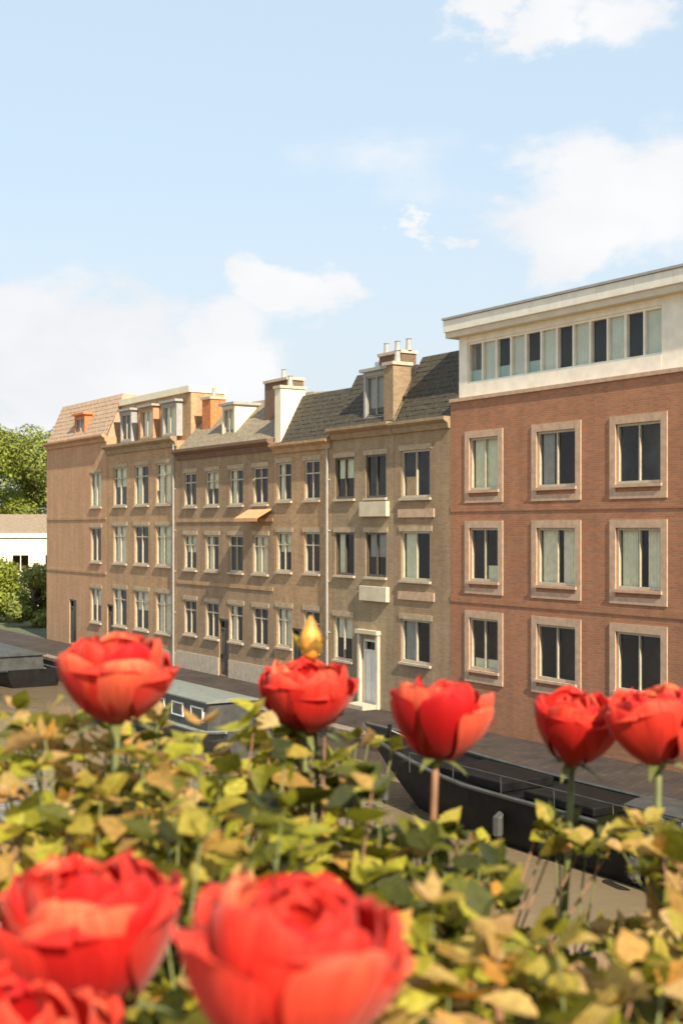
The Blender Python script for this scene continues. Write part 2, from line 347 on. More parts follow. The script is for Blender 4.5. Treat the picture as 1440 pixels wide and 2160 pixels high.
OLIVE = [(0, (.07, .075, .006)), (.14, (.16, .155, .012)), (.34, (.30, .28, .022)), (.55, (.46, .42, .04)), (.70, (.56, .48, .07)), (.8, (.38, .20, .04)), (.9, (.56, .36, .11)), (1, (.64, .29, .04))]
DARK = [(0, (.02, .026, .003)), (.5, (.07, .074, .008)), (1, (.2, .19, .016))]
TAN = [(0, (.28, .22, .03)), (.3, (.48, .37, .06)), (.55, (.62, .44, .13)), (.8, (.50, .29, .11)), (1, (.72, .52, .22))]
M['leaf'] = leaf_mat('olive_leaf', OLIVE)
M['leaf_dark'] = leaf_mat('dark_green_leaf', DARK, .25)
M['leaf_tan'] = leaf_mat('yellowing_leaf', TAN)
M['tree_leaf'] = leaf_mat('tree_leaf', [(0, (.12, .15, .018)), (.5, (.2, .225, .025)), (1, (.32, .33, .045))], .3, 3, False)
M['tree_leaf3'] = leaf_mat('bright_tree_leaf', [(0, (.16, .19, .02)), (.5, (.26, .29, .03)), (1, (.36, .38, .05))], .35, 3, False)
M['tree_leaf2'] = leaf_mat('lighter_tree_leaf', [(0, (.15, .18, .035)), (.5, (.24, .265, .05)), (1, (.35, .37, .09))], .3, 3, False)

# ------------------------------------------------------------------ facade line: local x = towards the camera's right, y = into the block
P0 = Vector((3.73, 43.8, 0)); DV = Vector((-.537, .843, 0)).normalized(); NV = Vector((-.843, -.537, 0)).normalized()
RZ = math.atan2(-DV.y, -DV.x)
def on(u, off=0, z=0): return P0+DV*u+NV*off+Vector((0, 0, z))
def local_to_world(u, off): return on(u, off)
QUAY = 4.0; WATER = -1.0

# setting: street, water, land, quay
def sheet(name, pts, mat, z):
    m = MB(); m.poly(*[(p.x, p.y, z) for p in pts]); o = m.build(name, mat); o['kind'] = 'structure'; return o
sheet('ground', [on(-1500, QUAY), on(-1500, -3000), on(3000, -3000), on(3000, QUAY)], M['land'], -.02)
sheet('water', [on(-1500, 600), on(-1500, QUAY-.3), on(3000, QUAY-.3), on(3000, 600)], M['water'], WATER)
sheet('street', [on(-60, QUAY-.45), on(-60, 0.0), on(90, 0.0), on(90, QUAY-.45)], M['asphalt'], 0)
qe = empty('quay_wall', on(0, QUAY), RZ); qe['kind'] = 'structure'
MB().box(-90, 60, 0, .5, -3, -.06).build('wall', M['quay_brick'], qe)
for i in range(62):
    x = -60+i*1.8
    MB().box(x, x+1.785, -.06, .46, -.058, .10).build('coping_stone', M['coping'], qe)

# ------------------------------------------------------------------ building blocks
def holed(mb, x0, x1, z0, z1, holes, depth, y=0):
    xs = sorted({x0, x1, *[h[0] for h in holes], *[h[1] for h in holes]}); zs = sorted({z0, z1, *[h[2] for h in holes], *[h[3] for h in holes]})
    for i in range(len(xs)-1):
        for k in range(len(zs)-1):
            cx, cz = (xs[i]+xs[i+1])/2, (zs[k]+zs[k+1])/2
            if any(h[0] < cx < h[1] and h[2] < cz < h[3] for h in holes): continue
            mb.poly((xs[i], y, zs[k]), (xs[i+1], y, zs[k]), (xs[i+1], y, zs[k+1]), (xs[i], y, zs[k+1]))
    for a, b, c, d in holes:
        mb.poly((a, y, c), (a, y+depth, c), (a, y+depth, d), (a, y, d)); mb.poly((b, y, c), (b, y, d), (b, y+depth, d), (b, y+depth, c))
        mb.poly((a, y, d), (a, y+depth, d), (b, y+depth, d), (b, y, d)); mb.poly((a, y, c), (b, y, c), (b, y+depth, c), (a, y+depth, c))
RNG = random.Random(7)
def curtain_mesh(x0, x1, z0, z1, y, amp=.02, per=.11):
    m = MB(); n = max(4, int((x1-x0)/per*4)); 
    P = [(x0+(x1-x0)*i/n, y+amp*math.sin(i*math.pi/2+.4)) for i in range(n+1)]
    for i in range(n):
        m.poly((P[i][0], P[i][1], z0), (P[i+1][0], P[i+1][1], z0), (P[i+1][0], P[i+1][1], z1), (P[i][0], P[i][1], z1))
    return m
def window(house, h, cols=2, transom=0, frame='frame', fill=None, sill='stone', surround=None, reveal=.085, fr=.07):
    """h = (x0,x1,z0,z1) opening; window > pane, sill, curtain, interior, surround"""
    x0, x1, z0, z1 = h; y = reveal
    m = MB(); a = .004
    m.box(x0+a, x0+fr, y-.05, y+.05, z0+a, z1-a); m.box(x1-fr, x1-a, y-.05, y+.05, z0+a, z1-a)
    m.box(x0+fr, x1-fr, y-.048, y+.048, z1-fr, z1-a); m.box(x0+fr, x1-fr, y-.048, y+.048, z0+a, z0+fr+.02)
    cw = (x1-x0-2*fr)/cols; mull = .055
    zt = z1-fr-transom if transom else None
    for c in range(1, cols):
        xm = x0+fr+c*cw; m.box(xm-mull/2, xm+mull/2, y-.04, y+.04, z0+fr+.02, z1-fr)
    if zt: m.box(x0+fr, x1-fr, y-.035, y+.035, zt-mull/2, zt+mull/2)
    w = m.build('window', M[frame], house)
    for c in range(cols):
        xa, xb = x0+fr+c*cw, x0+fr+(c+1)*cw
        segs = [(z0+fr+.02, zt-mull/2), (zt+mull/2, z1-fr)] if zt else [(z0+fr+.02, z1-fr)]
        for za, zb in segs:
            MB().poly((xa, y+.02, za), (xb, y+.02, za), (xb, y+.02, zb), (xa, y+.02, zb)) if 0 else None
            p = MB(); p.poly((xa, y+.02, za), (xb, y+.02, za), (xb, y+.02, zb), (xa, y+.02, zb)); p.build('pane', M['glass'], w)
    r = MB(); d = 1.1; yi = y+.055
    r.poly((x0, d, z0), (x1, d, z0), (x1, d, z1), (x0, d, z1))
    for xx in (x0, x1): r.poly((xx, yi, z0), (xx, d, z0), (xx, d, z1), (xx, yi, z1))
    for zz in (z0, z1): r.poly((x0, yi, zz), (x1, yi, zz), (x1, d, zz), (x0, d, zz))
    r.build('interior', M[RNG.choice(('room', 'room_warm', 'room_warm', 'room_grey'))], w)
    if fill:
        for (fa, fb, ga, gb, mt) in fill:
            curtain_mesh(x0+(x1-x0)*fa, x0+(x1-x0)*fb, z0+(z1-z0)*ga, z0+(z1-z0)*gb, y+.10, .026).build('curtain', M[mt], w)
    if sill: MB().box(x0-.07, x1+.07, -.09, y-.055, z0-.09, z0-.004).build('sill', M[sill], w)
    if not surround and house.name.startswith('terraced'): MB().box(x0-.12, x1+.12, -.03, -.002, z1+.004, z1+.2).build('lintel', M['lintel'], w)
    if surround:
        s = .24; q = MB(); yo = -.035; yb = -.002
        q.box(x0-s, x0-.003, yo, yb, z0-.1-.12, z1+s); q.box(x1+.003, x1+s, yo, yb, z0-.1-.12, z1+s)
        q.box(x0-.003, x1+.003, yo, yb, z1+.003, z1+s); q.box(x0-s+.002, x1+s-.002, yo-.004, yb, z0-.42, z0-.222)
        q.build('surround', M[surround], w)
    return w
def tile_courses(house, x0, x1, y0, z0, y1, z1, mat, rows):
    """pitched roof front as a stack of overlapping tile courses; each course a part"""
    for i in range(rows):
        t0, t1 = i/rows, (i+1)/rows
        ya, yb = y0+(y1-y0)*t0, y0+(y1-y0)*t1; za, zb = z0+(z1-z0)*t0, z0+(z1-z0)*t1
        n = max(4, int((x1-x0)/.2)); m = MB(); st = (x1-x0)/n
        for k in range(n):
            xa = x0+k*st; lift = .025+.02*RNG.random()
            m.prism([(ya-lift, za), (yb-.005, zb+.03), (yb+.02, zb+.03), (ya+.02, za)], xa+.006, xa+st-.006)
        m.build('tile_course', mat, house)
def body(house, x0, x1, zt, holes, mat, depth=9, name='wall'):
    m = MB(); holed(m, x0, x1, -.05, zt, holes, .22)
    m.poly((x0, 0, -.05), (x0, depth, -.05), (x0, depth, zt), (x0, 0, zt)); m.poly((x1, 0, -.05), (x1, 0, zt), (x1, depth, zt), (x1, depth, -.05))
    m.poly((x0, depth, -.05), (x1, depth, -.05), (x1, depth, zt), (x0, depth, zt)); m.poly((x0, 0, zt), (x1, 0, zt), (x1, depth, zt), (x0, depth, zt))
    return m.build(name, mat, house)
def cornice(house, x0, x1, z, mat, proj_=.35, h=.38):
    m = MB(); m.prism([(0-.002, z-h), (-.08, z-h), (-.12, z-h*.55), (-proj_*.75, z-h*.4), (-proj_, z-h*.25), (-proj_, z), (-.002, z)], x0, x1)
    return m.build('cornice', mat, house)
def dormer(house, xc, w, z0, z1, y0, depth, mat, wm='frame', pane=True, roof='lead', fill=None):
    """box dormer: cheeks + flat roof + window"""
    x0, x1 = xc-w/2, xc+w/2
    m = MB(); m.box(x0, x0+.14, y0, y0+depth, z0, z1); m.box(x1-.14, x1, y0, y0+depth, z0, z1)
    m.box(x0+.14, x1-.14, y0+.003, y0+depth, z1-.16, z1-.003); m.box(x0+.14, x1-.14, y0+.003, y0+.2, z0, z0+.14)
    d = m.build('dormer', mat, house)
    MB().box(x0-.12, x1+.12, y0-.14, y0+depth, z1, z1+.12).build('dormer_roof', M[roof], d)
    f = MB(); a, b, c, e = x0+.14, x1-.14, z0+.14, z1-.16
    f.box(a, a+.06, y0+.05, y0+.11, c, e); f.box(b-.06, b, y0+.05, y0+.11, c, e); f.box(a+.06, b-.06, y0+.05, y0+.108, c, c+.07); f.box(a+.06, b-.06, y0+.05, y0+.108, e-.06, e)
    f.box((a+b)/2-.03, (a+b)/2+.03, y0+.052, y0+.106, c+.07, e-.06); f.build('window_frame', M[wm], d)
    for k in range(2):
        xa = a+.06+k*((b-a)/2-.03); xb = xa+(b-a)/2-.09
        p = MB(); p.poly((xa, y0+.09, c+.07), (xb, y0+.09, c+.07), (xb, y0+.09, e-.06), (xa, y0+.09, e-.06)); p.build('pane', M['glass'], d)
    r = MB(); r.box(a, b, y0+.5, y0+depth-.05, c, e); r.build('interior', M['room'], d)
    if fill: curtain_mesh(a+.06, b-.06, c+.05, e, y0+.2).build('curtain', M[fill], d)
    return d
def chimney(house, xc, yc, w, d, z0, z1, mat, pots=2, name='chimney'):
    c = MB().box(xc-w/2, xc+w/2, yc-d/2, yc+d/2, z0, z1).build(name, mat, house)
    MB().box(xc-w/2-.06, xc+w/2+.06, yc-d/2-.06, yc+d/2+.06, z1, z1+.12).build('chimney_cap', M['stone'], c)
    for k in range(pots):
        x = xc+(k-(pots-1)/2)*w*.5
        MB().tube([(x, yc, z1+.12), (x, yc, z1+.3), (x, yc, z1+.55), (x, yc, z1+.56)], [.13, .11, .10, .13], 10).build('chimney_pot', M['lead'], c)
    return c
def pipe(house, x, z0, z1):
    m = MB(); m.tube([(x, -.09, z0), (x, -.09, z1)], .045, 8)
    for z in [z0+.6+k*2 for k in range(int((z1-z0)/2))]: m.box(x-.07, x+.07, -.1, -.002, z, z+.05)
    m.build('drainpipe', M['lead'], house)
def house(u0, u1, label):
    uc = (u0+u1)/2; w = u0 and abs(u1-u0) or abs(u1-u0)
    h = empty('terraced_house', on(uc), RZ); tag(h, label, 'house'); return h, -w/2, w/2
def door(hs, x0, x1, z0, z1, mat='white', fan=.5):
    m = MB(); y = .12
    m.box(x0+.004, x0+.1, y-.06, y+.06, z0, z1-.004); m.box(x1-.1, x1-.004, y-.06, y+.06, z0, z1-.004); m.box(x0+.1, x1-.1, y-.058, y+.058, z1-.1, z1-.004); m.box(x0+.1, x1-.1, y-.05, y+.05, z1-fan-.08, z1-fan)
    m.box(x0+.1, x1-.1, y-.01, y+.03, z0, z1-fan-.08)
    d = m.build('door', M[mat], hs)
    for (za, zb) in ((z0+.15, z0+.75), (z0+.9, z1-fan-.25)):
        for k in range(2):
            xa = x0+.17+k*((x1-x0)/2-.12); MB().box(xa, xa+(x1-x0)/2-.22, y-.028, y-.0102, za, zb).build('door_panel', M[mat], d, bevel=.008)
    p = MB(); p.poly((x0+.1, y+.02, z1-fan), (x1-.1, y+.02, z1-fan), (x1-.1, y+.02, z1-.1), (x0+.1, y+.02, z1-.1)); p.build('pane', M['glass'], d)
    MB().tube([(x1-.2, y-.03, z0+1.05), (x1-.2, y-.09, z0+1.05)], .03, 8).build('handle', M['metal'], d)
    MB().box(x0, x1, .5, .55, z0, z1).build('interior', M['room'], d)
    return d
CP = lambda *a: list(a)
FULL = lambda m: [(.04, .96, .02, .98, m)]
LEFTH = lambda m: [(.04, .42, .02, .98, m)]
TOPB = lambda m: [(.04, .96, .5, .98, m)]
SIDES = lambda m: [(.03, .33, .02, .98, m), (.7, .97, .02, .98, m)]

# ------------------------------------------------------------------ right brick building with penthouse
def right_building():
    b = empty('brick_apartment_block', on(-8), RZ)
    tag(b, 'red brick block with large pale framed windows and a cream glazed penthouse on top', 'building')
    X = lambda u: -(u+8)
    x0, x1 = X(-.0)+.0, X(-16.0); top = 11.0
    holes = []; specs = []
    zrows = [(7.98, 9.72), (4.95, 6.72), (2.0, 3.72)]
    fills = [[FULL('curtain2'), [(.05, .36, .05, .98, 'lead')], None, SIDES('curtain')],  # grey lead strip: sky reflection on the glass, painted in as a curtain
             [[(.5, .96, .0, .3, 'curtain2')], [(.04, .42, .02, .98, 'curtain'), (.58, .96, .02, .98, 'curtain')], [(.04, .4, .02, .98, 'curtain2'), (.62, .96, .02, .98, 'curtain')], None],
             [[(.04, .96, .0, .22, 'curtain')], None, None, SIDES('curtain')]]
    for r, (za, zb) in enumerate(zrows):
        for c, u in enumerate((-1.80, -5.31, -8.75, -12.2)):
            xc = X(u); w = 1.75 if c else 1.5
            h = (xc-w/2, xc+w/2, za, zb); holes.append(h); specs.append((h, fills[r][c]))
    wall = body(b, x0, x1, top, holes, M['brick_red'], depth=11)
    for h, f in specs: window(b, h, cols=2, frame='frame', fill=f, surround='surround', sill='surround', reveal=.09)
    # soldier courses / string bands between storeys
    for z in (4.32, 7.38): MB().box(x0+.01, x1-.01, -.02, -.002, z-.11, z+.11).build('string_course', M['brick_red'], b)
    MB().box(x0-.02, x1+.02, -.06, .34, top+.002, top+.12).build('parapet_coping', M['surround'], b)
        # penthouse, set back
    y = .36; pz0, pz1 = top+.004, 13.25; xl, xr = X(.0), X(-9.3)
    xr2 = X(-15.6)
    p = MB()
    p.box(xl, xl+.45, y, y+.4, pz0, pz1); p.box(xr, xr2, y, y+.4, pz0, pz1)
    p.box(xl+.45, xr, y-.004, y+.35, pz0, 11.62)          # upstand
    p.box(xl+.45, xr, y+.02, y+.35, pz1-.22, pz1-.002)
    p.box(xl, xl+.3, y+.4, y+8, pz0, pz1); p.box(xr2-.3, xr2, y+.4, y+8, pz0, pz1); p.box(xl+.3, xr2-.3, y+7.6, y+8, pz0, pz1)
    p.build('penthouse_wall', M['cream'], b)
    rf = MB().box(xl-.45, xr2+.5, y-.33, y+8.6, pz1+.20, pz1+.62).build('penthouse_roof', M['cream'], b, bevel=.02)
    MB().box(xl-.4, xr2+.44, y-.28, y+8.5, pz1+.004, pz1+.196).build('soffit', M['soffit'], rf)
    MB().box(xl-.48, xr2+.53, y-.39, y+8.63, pz1+.624, pz1+.70).build('roof_edge', M['lead'], rf)
    fx = xl-.45; k = 0
    while fx < xr2+.4:
        MB().box(fx+.006, min(fx+1.494, xr2+.49), y-.348, y-.332, pz1+.215, pz1+.605).build('fascia_panel', M['cream'], rf); fx += 1.5
    MB().box(xl, xr2, y-.03, y-.006, pz0, pz0+.12).build('flashing', M['lead'], b)
    n = 6; g0, g1 = xl+.45, xr; cw = (g1-g0)/n
    for k in range(n):
        a = g0+k*cw; w = MB(); zb, zt = 11.622, pz1-.224
        w.box(a+.002, a+.045, y+.06, y+.2, zb, zt); w.box(a+cw-.045, a+cw-.002, y+.06, y+.2, zb, zt); w.box(a+.045, a+cw-.045, y+.06, y+.2, zb, zb+.07); w.box(a+.045, a+cw-.045, y+.06, y+.2, zt-.07, zt)
        m_ = a+cw*.5; w.box(m_-.035, m_+.035, y+.062, y+.198, zb+.07, zt-.07)
        wo = w.build('window', M['cream'], b)
        for (q0, q1) in ((a+.045, m_-.035), (m_+.035, a+cw-.045)):
            q = MB(); q.poly((q0, y+.15, zb+.07), (q1, y+.15, zb+.07), (q1, y+.15, zt-.07), (q0, y+.15, zt-.07)); q.build('pane', M['glass'], wo)
        curtain_mesh(m_+.04, a+cw-.05, zb+.07, zt-.07, y+.17, .008).build('blind', M['blind'], wo)
        if k in (1, 2, 0): curtain_mesh(a+.05, m_-.04, zb+.07, zb+.45, y+.175, .008).build('blind', M['teal'], wo)
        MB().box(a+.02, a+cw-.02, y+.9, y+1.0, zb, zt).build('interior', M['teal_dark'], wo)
    MB().box(X(-12.9), X(-13.9), y-.02, y-.003, pz0, 13.1).build('door', M['cream'], b)
M['blind'] = plain('pale_green_blind', (.62, .66, .55), .8, .08, 3)
M['teal'] = plain('teal_film', (.36, .50, .44), .5, .08, 3)
M['teal_dark'] = plain('dim_teal_room', (.10, .12, .11), .8, .2, 1)
right_building()

# ------------------------------------------------------------------ terrace to the left, near to far
def rows_windows(hs, xs, w, zr, frame, fills, mat, x0, x1, top, extra=(), sill='stone', transom=.0, cols=2, depth=9):
    holes = [(x-w/2, x+w/2, za, zb) for (za, zb) in zr for x in xs]
    body(hs, x0, x1, top, holes+list(extra), mat, depth)
    for i, h in enumerate(holes): window(hs, h, cols=cols, frame=frame, fill=fills[i % len(fills)], sill=sill, transom=transom)
ZR = [(7.85, 9.45), (4.9, 6.55), (1.75, 3.4)]

# H6: narrow, beside the red block
h, a, b = house(.012, 3.39, 'narrow dark brown brick house with steep roof squeezed against the red brick block')
rows_windows(h, [-.35], 1.75, [(7.8, 9.5), (4.85, 6.6), (1.9, 3.45)], 'frame', [[(.03, .46, .0, .45, 'curtain3')], [(.03, .45, 0, .98, 'curtain2')], [(.03, .42, 0, .98, 'lead')]], M['brick_brown'], a, b, 10.4)
cornice(h, a+.01, b-.01, 10.55, M['brick_olive'], .3, .4)
tile_courses(h, a+.05, b-.03, .02, 10.56, 1.25, 13.0, M['slate'], 13)
MB().prism([(.06, 10.41), (1.27, 13.0), (4.5, 13.0), (6, 10.41)], a+.06, b-.04).build('roof', M['slate'], h)
for z in (7.1, 4.15): MB().box(a+.3, b-.9, -.05, -.002, z, z+.3).build('band', M['surround'], h)


# H5: pale bands and white door
h, a, b = house(3.41, 7.63, 'olive brown house with pale stone bands, white front door and a grey dormer')
dz = (.95, 2.1, .05, 2.75)
rows_windows(h, [-1.2, .95], 1.35, ZR[:2], 'frame_dark', [TOPB('curtain2'), None, LEFTH('curtain2'), [(.04, .96, .45, .98, 'lead')]], M['brick_olive'], a, b, 10.45, extra=[(-1.95, -.65, 1.6, 3.3), (.02, 1.08, .05, 2.55)])
window(h, (-1.95, -.65, 1.6, 3.3), cols=2, frame='frame', fill=TOPB('curtain'))
door(h, .02, 1.08, .05, 2.55, 'white', .4)
for z in (7.15, 4.0):
    MB().box(.05, 1.85, -.16, -.002, z, z+.55).build('stone_band', M['band'], h, bevel=.01)
MB().box(-.13, .018, -.12, -.002, 0, 2.75).build('door_surround', M['band'], h); MB().box(1.082, 1.23, -.12, -.002, 0, 2.75).build('door_surround', M['band'], h)
MB().box(-.18, 1.28, -.2, -.002, 2.752, 2.9).build('door_hood', M['band'], h)
MB().box(-.08, 1.18, -.75, -.125, 0.004, .16).build('doorstep', M['stone'], h)
cornice(h, a+.01, b-.01, 10.6, M['brick_brown'], .32, .45)
tile_courses(h, a+.04, b-.04, .02, 10.62, 1.15, 12.75, M['slate'], 11)
MB().prism([(.06, 10.46), (1.17, 12.75), (4.5, 12.9), (6, 10.46)], a+.05, b-.05).build('roof', M['slate_grey'], h)
dormer(h, .75, 1.6, 10.75, 12.6, .12, 1.8, M['lead'], 'lead', fill='lead')
chimney(h, -.5, 2.0, 1.5, .7, 12.2, 13.45, M['brick_dark'], 3)
chimney(h, b-.36, .42, .6, .8, 10.62, 12.7, M['brick_dark2'], 1)
u = MB().box(-1.95, -1.4, 1.9, 2.7, 12.82, 13.35).build('roof_unit', M['metal'], h, bevel=.02); MB().tube([(-1.7, 2.3, 13.352), (-1.7, 2.3, 13.7)], .06, 8).build('vent_pipe', M['metal'], u)

# H4
h, a, b = house(7.65, 12.24, 'tan brick house with dark mansard roof and a bright cream chimney wall')
door_spot = (-.79, .13, .05, 2.6)
rows_windows(h, [-1.45, .8], 1.2, ZR, 'frame', [LEFTH('curtain'), None, [(.04, .96, .5, .98, 'curtain2')], None, FULL('curtain'), None], M['brick_tan'], a, b, 10.1, transom=.45, extra=[door_spot])
door(h, *door_spot, 'green_paint', .4)
for p, q in ((a+.02, -.8), (.14, b-.02)): MB().box(p, q, -.04, -.002, 0, .75).build('plinth', M['stone'], h)
cornice(h, a+.01, b-.01, 10.25, M['brick_tan'], .3, .4)
tile_courses(h, a+.04, b-.04, .02, 10.27, 1.1, 12.3, M['slate'], 11)
MB().prism([(.06, 10.11), (1.12, 12.3), (4.5, 12.5), (6, 10.11)], a+.05, b-.05).build('roof', M['slate_grey'], h)
chimney(h, a+.28, .62, .5, 1.2, 10.27, 12.6, M['cream_bright'], 1)
pipe(h, b-.2, 0, 10.0)

# H3: wide brown house, awning and dormers
h, a, b = house(12.26, 21.79, 'wide brown brick house with orange awning, cream dormer and brown chimney')
xs = [3.6, 1.35, -1.0, -3.3]
fl = [None, LEFTH('curtain2'), TOPB('curtain'), None, FULL('curtain'), None, LEFTH('curtain'), TOPB('curtain2'), None, SIDES('curtain'), None, None]
rows_windows(h, xs, 1.3, [(7.75, 9.35), (4.75, 6.4), (1.65, 3.3)], 'frame', fl, M['brick_brown'], a, b, 10.35, transom=.4, extra=[(-.3, .66, .05, 2.6)])
door(h, -.3, .66, .05, 2.6, 'frame_dark', .4)
for p, q in ((a+.02, -.31), (.67, b-.02)): MB().box(p, q, -.04, -.002, 0, .8).build('plinth', M['stone'], h)
for z in (7.0, 4.05): MB().box(a+.05, b-.05, -.035, -.002, z, z+.16).build('string_course', M['brick_tan'], h)
cornice(h, a+.01, b-.01, 10.5, M['brick_dark'], .34, .5)
tile_courses(h, a+.04, b-.04, .02, 10.52, 2.0, 12.6, M['slate_grey'], 8)
MB().prism([(.06, 10.36), (2.02, 12.6), (4.5, 12.9), (6.5, 10.36)], a+.05, b-.05).build('roof', M['slate_grey'], h)
dormer(h, -.35, 1.3, 10.7, 12.35, .5, 1.8, M['cream_bright'], 'frame', fill='curtain')
chimney(h, 3.35, 1.3, 2.0, .8, 11.4, 13.1, M['brick_dark'], 1)
chimney(h, -3.4, 1.3, .9, .8, 11, 12.9, M['terracotta'], 1)
aw = MB(); aw.prism([(-.02, 7.55), (-.75, 7.15), (-.75, 7.0), (-.74, 7.0), (-.72, 7.13), (-.02, 7.5)], 2.6, 4.6); aw.build('awning', M['awning'] if 'awning' in M else plain('orange_canvas', (.62, .33, .15), .8, .1, 4), h)

# H2: tan, tall pale windows, attic with cream parapet
h, a, b = house(21.81, 30.69, 'light tan brick house with tall pale windows and cream topped attic')
fl = [FULL('curtain'), LEFTH('curtain2'), TOPB('curtain2'), FULL('curtain2'), None, FULL('curtain'), FULL('curtain'), TOPB('curtain'), LEFTH('curtain')]
rows_windows(h, [2.9, .2, -2.6], 1.75, [(7.9, 9.95), (4.85, 6.85), (1.5, 3.5)], 'frame', fl, M['brick_tan'], a, b, 11.0, transom=.5, extra=[(-4.38, -3.52, .05, 2.6)])
door(h, -4.38, -3.52, .05, 2.6, 'frame_dark', .4)
MB().box(-3.5, b-.02, -.04, -.002, 0, .7).build('plinth', M['stone'], h)
cornice(h, a+.01, b-.01, 11.2, M['brick_olive'], .34, .5)
body2 = MB().box(a+.1, b-.1, .8, 2.6, 11.01, 13.4).build('attic_wall', M['brick_tan'], h)
MB().box(a+.05, b-.05, .68, 2.7, 13.402, 13.72).build('attic_parapet', M['cream_bright'], h)
dormer(h, 2.6, 1.7, 11.3, 13.0, .45, .33, M['lead'], 'frame', fill='curtain2'); dormer(h, -.2, 1.7, 11.3, 13.0, .45, .33, M['brick_orange'], 'frame', fill='curtain')
dormer(h, -2.9, 1.5, 11.3, 13.0, .45, .33, M['lead'], 'frame')
pipe(h, b-.2, 0, 11)

# H1: end house, orange brick, mostly blank wall
h, a, b = house(30.71, 40.2, 'end house of the row in plain orange brick with pinkish tiled roof')
rows_windows(h, [3.2], 1.5, [(7.9, 9.8), (4.85, 6.75), (1.5, 3.4)], 'frame', [FULL('curtain2'), None, TOPB('curtain')], M['brick_orange'], a, b, 11.7, extra=[(-.9, .2, .05, 2.6)])
door(h, -.9, .2, .05, 2.6, 'green_paint', .4)
cornice(h, a+.01, b-.01, 11.85, M['brick_orange'], .3, .4)
tile_courses(h, a+.04, b-.04, .02, 11.87, 1.0, 14.1, M['pink_tile'], 9)
MB().prism([(.06, 11.71), (1.02, 14.1), (5.2, 14.0), (6.2, 11.71)], a+.05, b-.05).build('roof', M['pink_tile'], h)
dormer(h, .4, 1.6, 12.0, 13.2, .12, 1.2, M['terracotta'], 'frame', roof='terracotta')
for z in (7.2, 4.2): MB().box(a+.05, b-.05, -.035, -.002, z, z+.14).build('string_course', M['brick_tan'], h)

# ------------------------------------------------------------------ cream house and trees at the far left
def far_house():
    p = at(20, HY, 104); b = empty('cream_house', (p.x, 104, 0), R(8)); tag(b, 'low cream white house with tan roof between the trees at the far left', 'house')
    w = MB(); holes = [(-5+i*2.6, -3.6+i*2.6, 3.2, 4.6) for i in range(5)]
    holed(w, -7, 7, -.1, 6.0, holes, .2)
    for x in (-7, 7): w.poly((x, 0, -.1), (x, 8, -.1), (x, 8, 6), (x, 0, 6))
    w.poly((-7, 8, -.1), (7, 8, -.1), (7, 8, 6), (-7, 8, 6)); w.build('wall', M['cream_bright'], b)
    for i, hh in enumerate(holes): window(b, hh, cols=2, frame='white', fill=None, sill='stone')
    MB().prism([(-.12, 6.02), (-.12, 6.3), (3.2, 7.9), (4.8, 7.9), (8.5, 6.3), (8.5, 6.02)], -7.5, 7.5).build('roof', plain('tan_roof_tile', (.24, .18, .115), .8, .2, 5, bump=.2), b)
    MB().box(-7.52, 7.52, -.2, -.123, 5.98, 6.32).build('gutter', M['white'], b)
far_house()
LEAFQ = None
def tree(px, Z, h, cr, label, mat, n=5200, seed=1, trunk_h=None, leaf=.46):
    rnd = random.Random(seed); p = at(px, HY, Z); t = empty('tree', (p.x, Z, 0)); tag(t, label, 'tree', 'trees beyond the terrace')
    th = trunk_h or h*.3; tr = MB(); top = Vector((rnd.uniform(-.3, .3), rnd.uniform(-.3, .3), h*.62))
    tr.tube([(0, 0, -.2), (.05, 0, th*.5), tuple(top*.5), tuple(top)], [.30, .22, .17, .06], 8)
    lobes = []
    for k in range(13):
        a = rnd.uniform(0, 6.28); rr = cr*rnd.uniform(.25, .78); z = rnd.uniform(th*1.05, h*.88)
        e = Vector((rr*math.cos(a), rr*math.sin(a), z)); s = Vector((0, 0, min(z*.72, h*.5)))
        tr.tube([tuple(s), tuple(s.lerp(e, .55)+Vector((0, 0, .25))), tuple(e)], [.11, .07, .025], 6); lobes.append((e, cr*rnd.uniform(.28, .5)))
    lobes.append((Vector((0, 0, h*.86)), cr*.42))
    tr.build('trunk', M['bark'], t, True)
    c = MB(); cnt = 0
    while cnt < n:
        e, r = lobes[rnd.randrange(len(lobes))]
        d = Vector((rnd.gauss(0, 1), rnd.gauss(0, 1), rnd.gauss(0, 1))).normalized()*r*(rnd.random()**.4); d.z *= .75
        q = e+d; nn = (d.normalized()+Vector((rnd.uniform(-.8, .8), rnd.uniform(-.8, .8), rnd.uniform(-.2, 1)))).normalized()
        u = nn.orthogonal().normalized(); u = Matrix.Rotation(rnd.uniform(0, 6.28), 3, nn) @ u; v = nn.cross(u); s = leaf*rnd.uniform(.5, 1.1)
        c.poly(q-u*s*.5, q+v*s*.28+nn*s*.06, q+u*s*.5, q-v*s*.28+nn*s*.06); cnt += 1
    m = bpy.data.meshes.new('crown'); m.from_pydata(c.v, [], c.f); m.materials.append(mat); put('crown', m, t)
tree(-60, 122, 17.6, 6.4, 'tall green tree behind the cream house at the left edge', M['tree_leaf'], 16000, 3)
tree(66, 128, 17.8, 6.0, 'paler tree behind the cream house next to the end of the row', M['tree_leaf2'], 15000, 5)
tree(-170, 112, 15.5, 6.0, 'tree at the left border of the picture behind the cream house', M['tree_leaf'], 12000, 9)
tree(10, 140, 17.5, 7.0, 'broad tree filling the gap behind the two tall trees at left', M['tree_leaf2'], 15000, 21)
tree(-20, 92, 4.3, 3.2, 'bushy bright green small tree in front of the cream house', M['tree_leaf3'], 11000, 11, .6, .3)
tree(75, 88, 4.2, 2.4, 'dark green small tree beside the end house of the row', M['tree_leaf2'], 9000, 13, .5, .3)
tree(-150, 95, 4.6, 3.4, 'low leafy tree left of the bright green one', M['tree_leaf2'], 8000, 17, .6, .3)

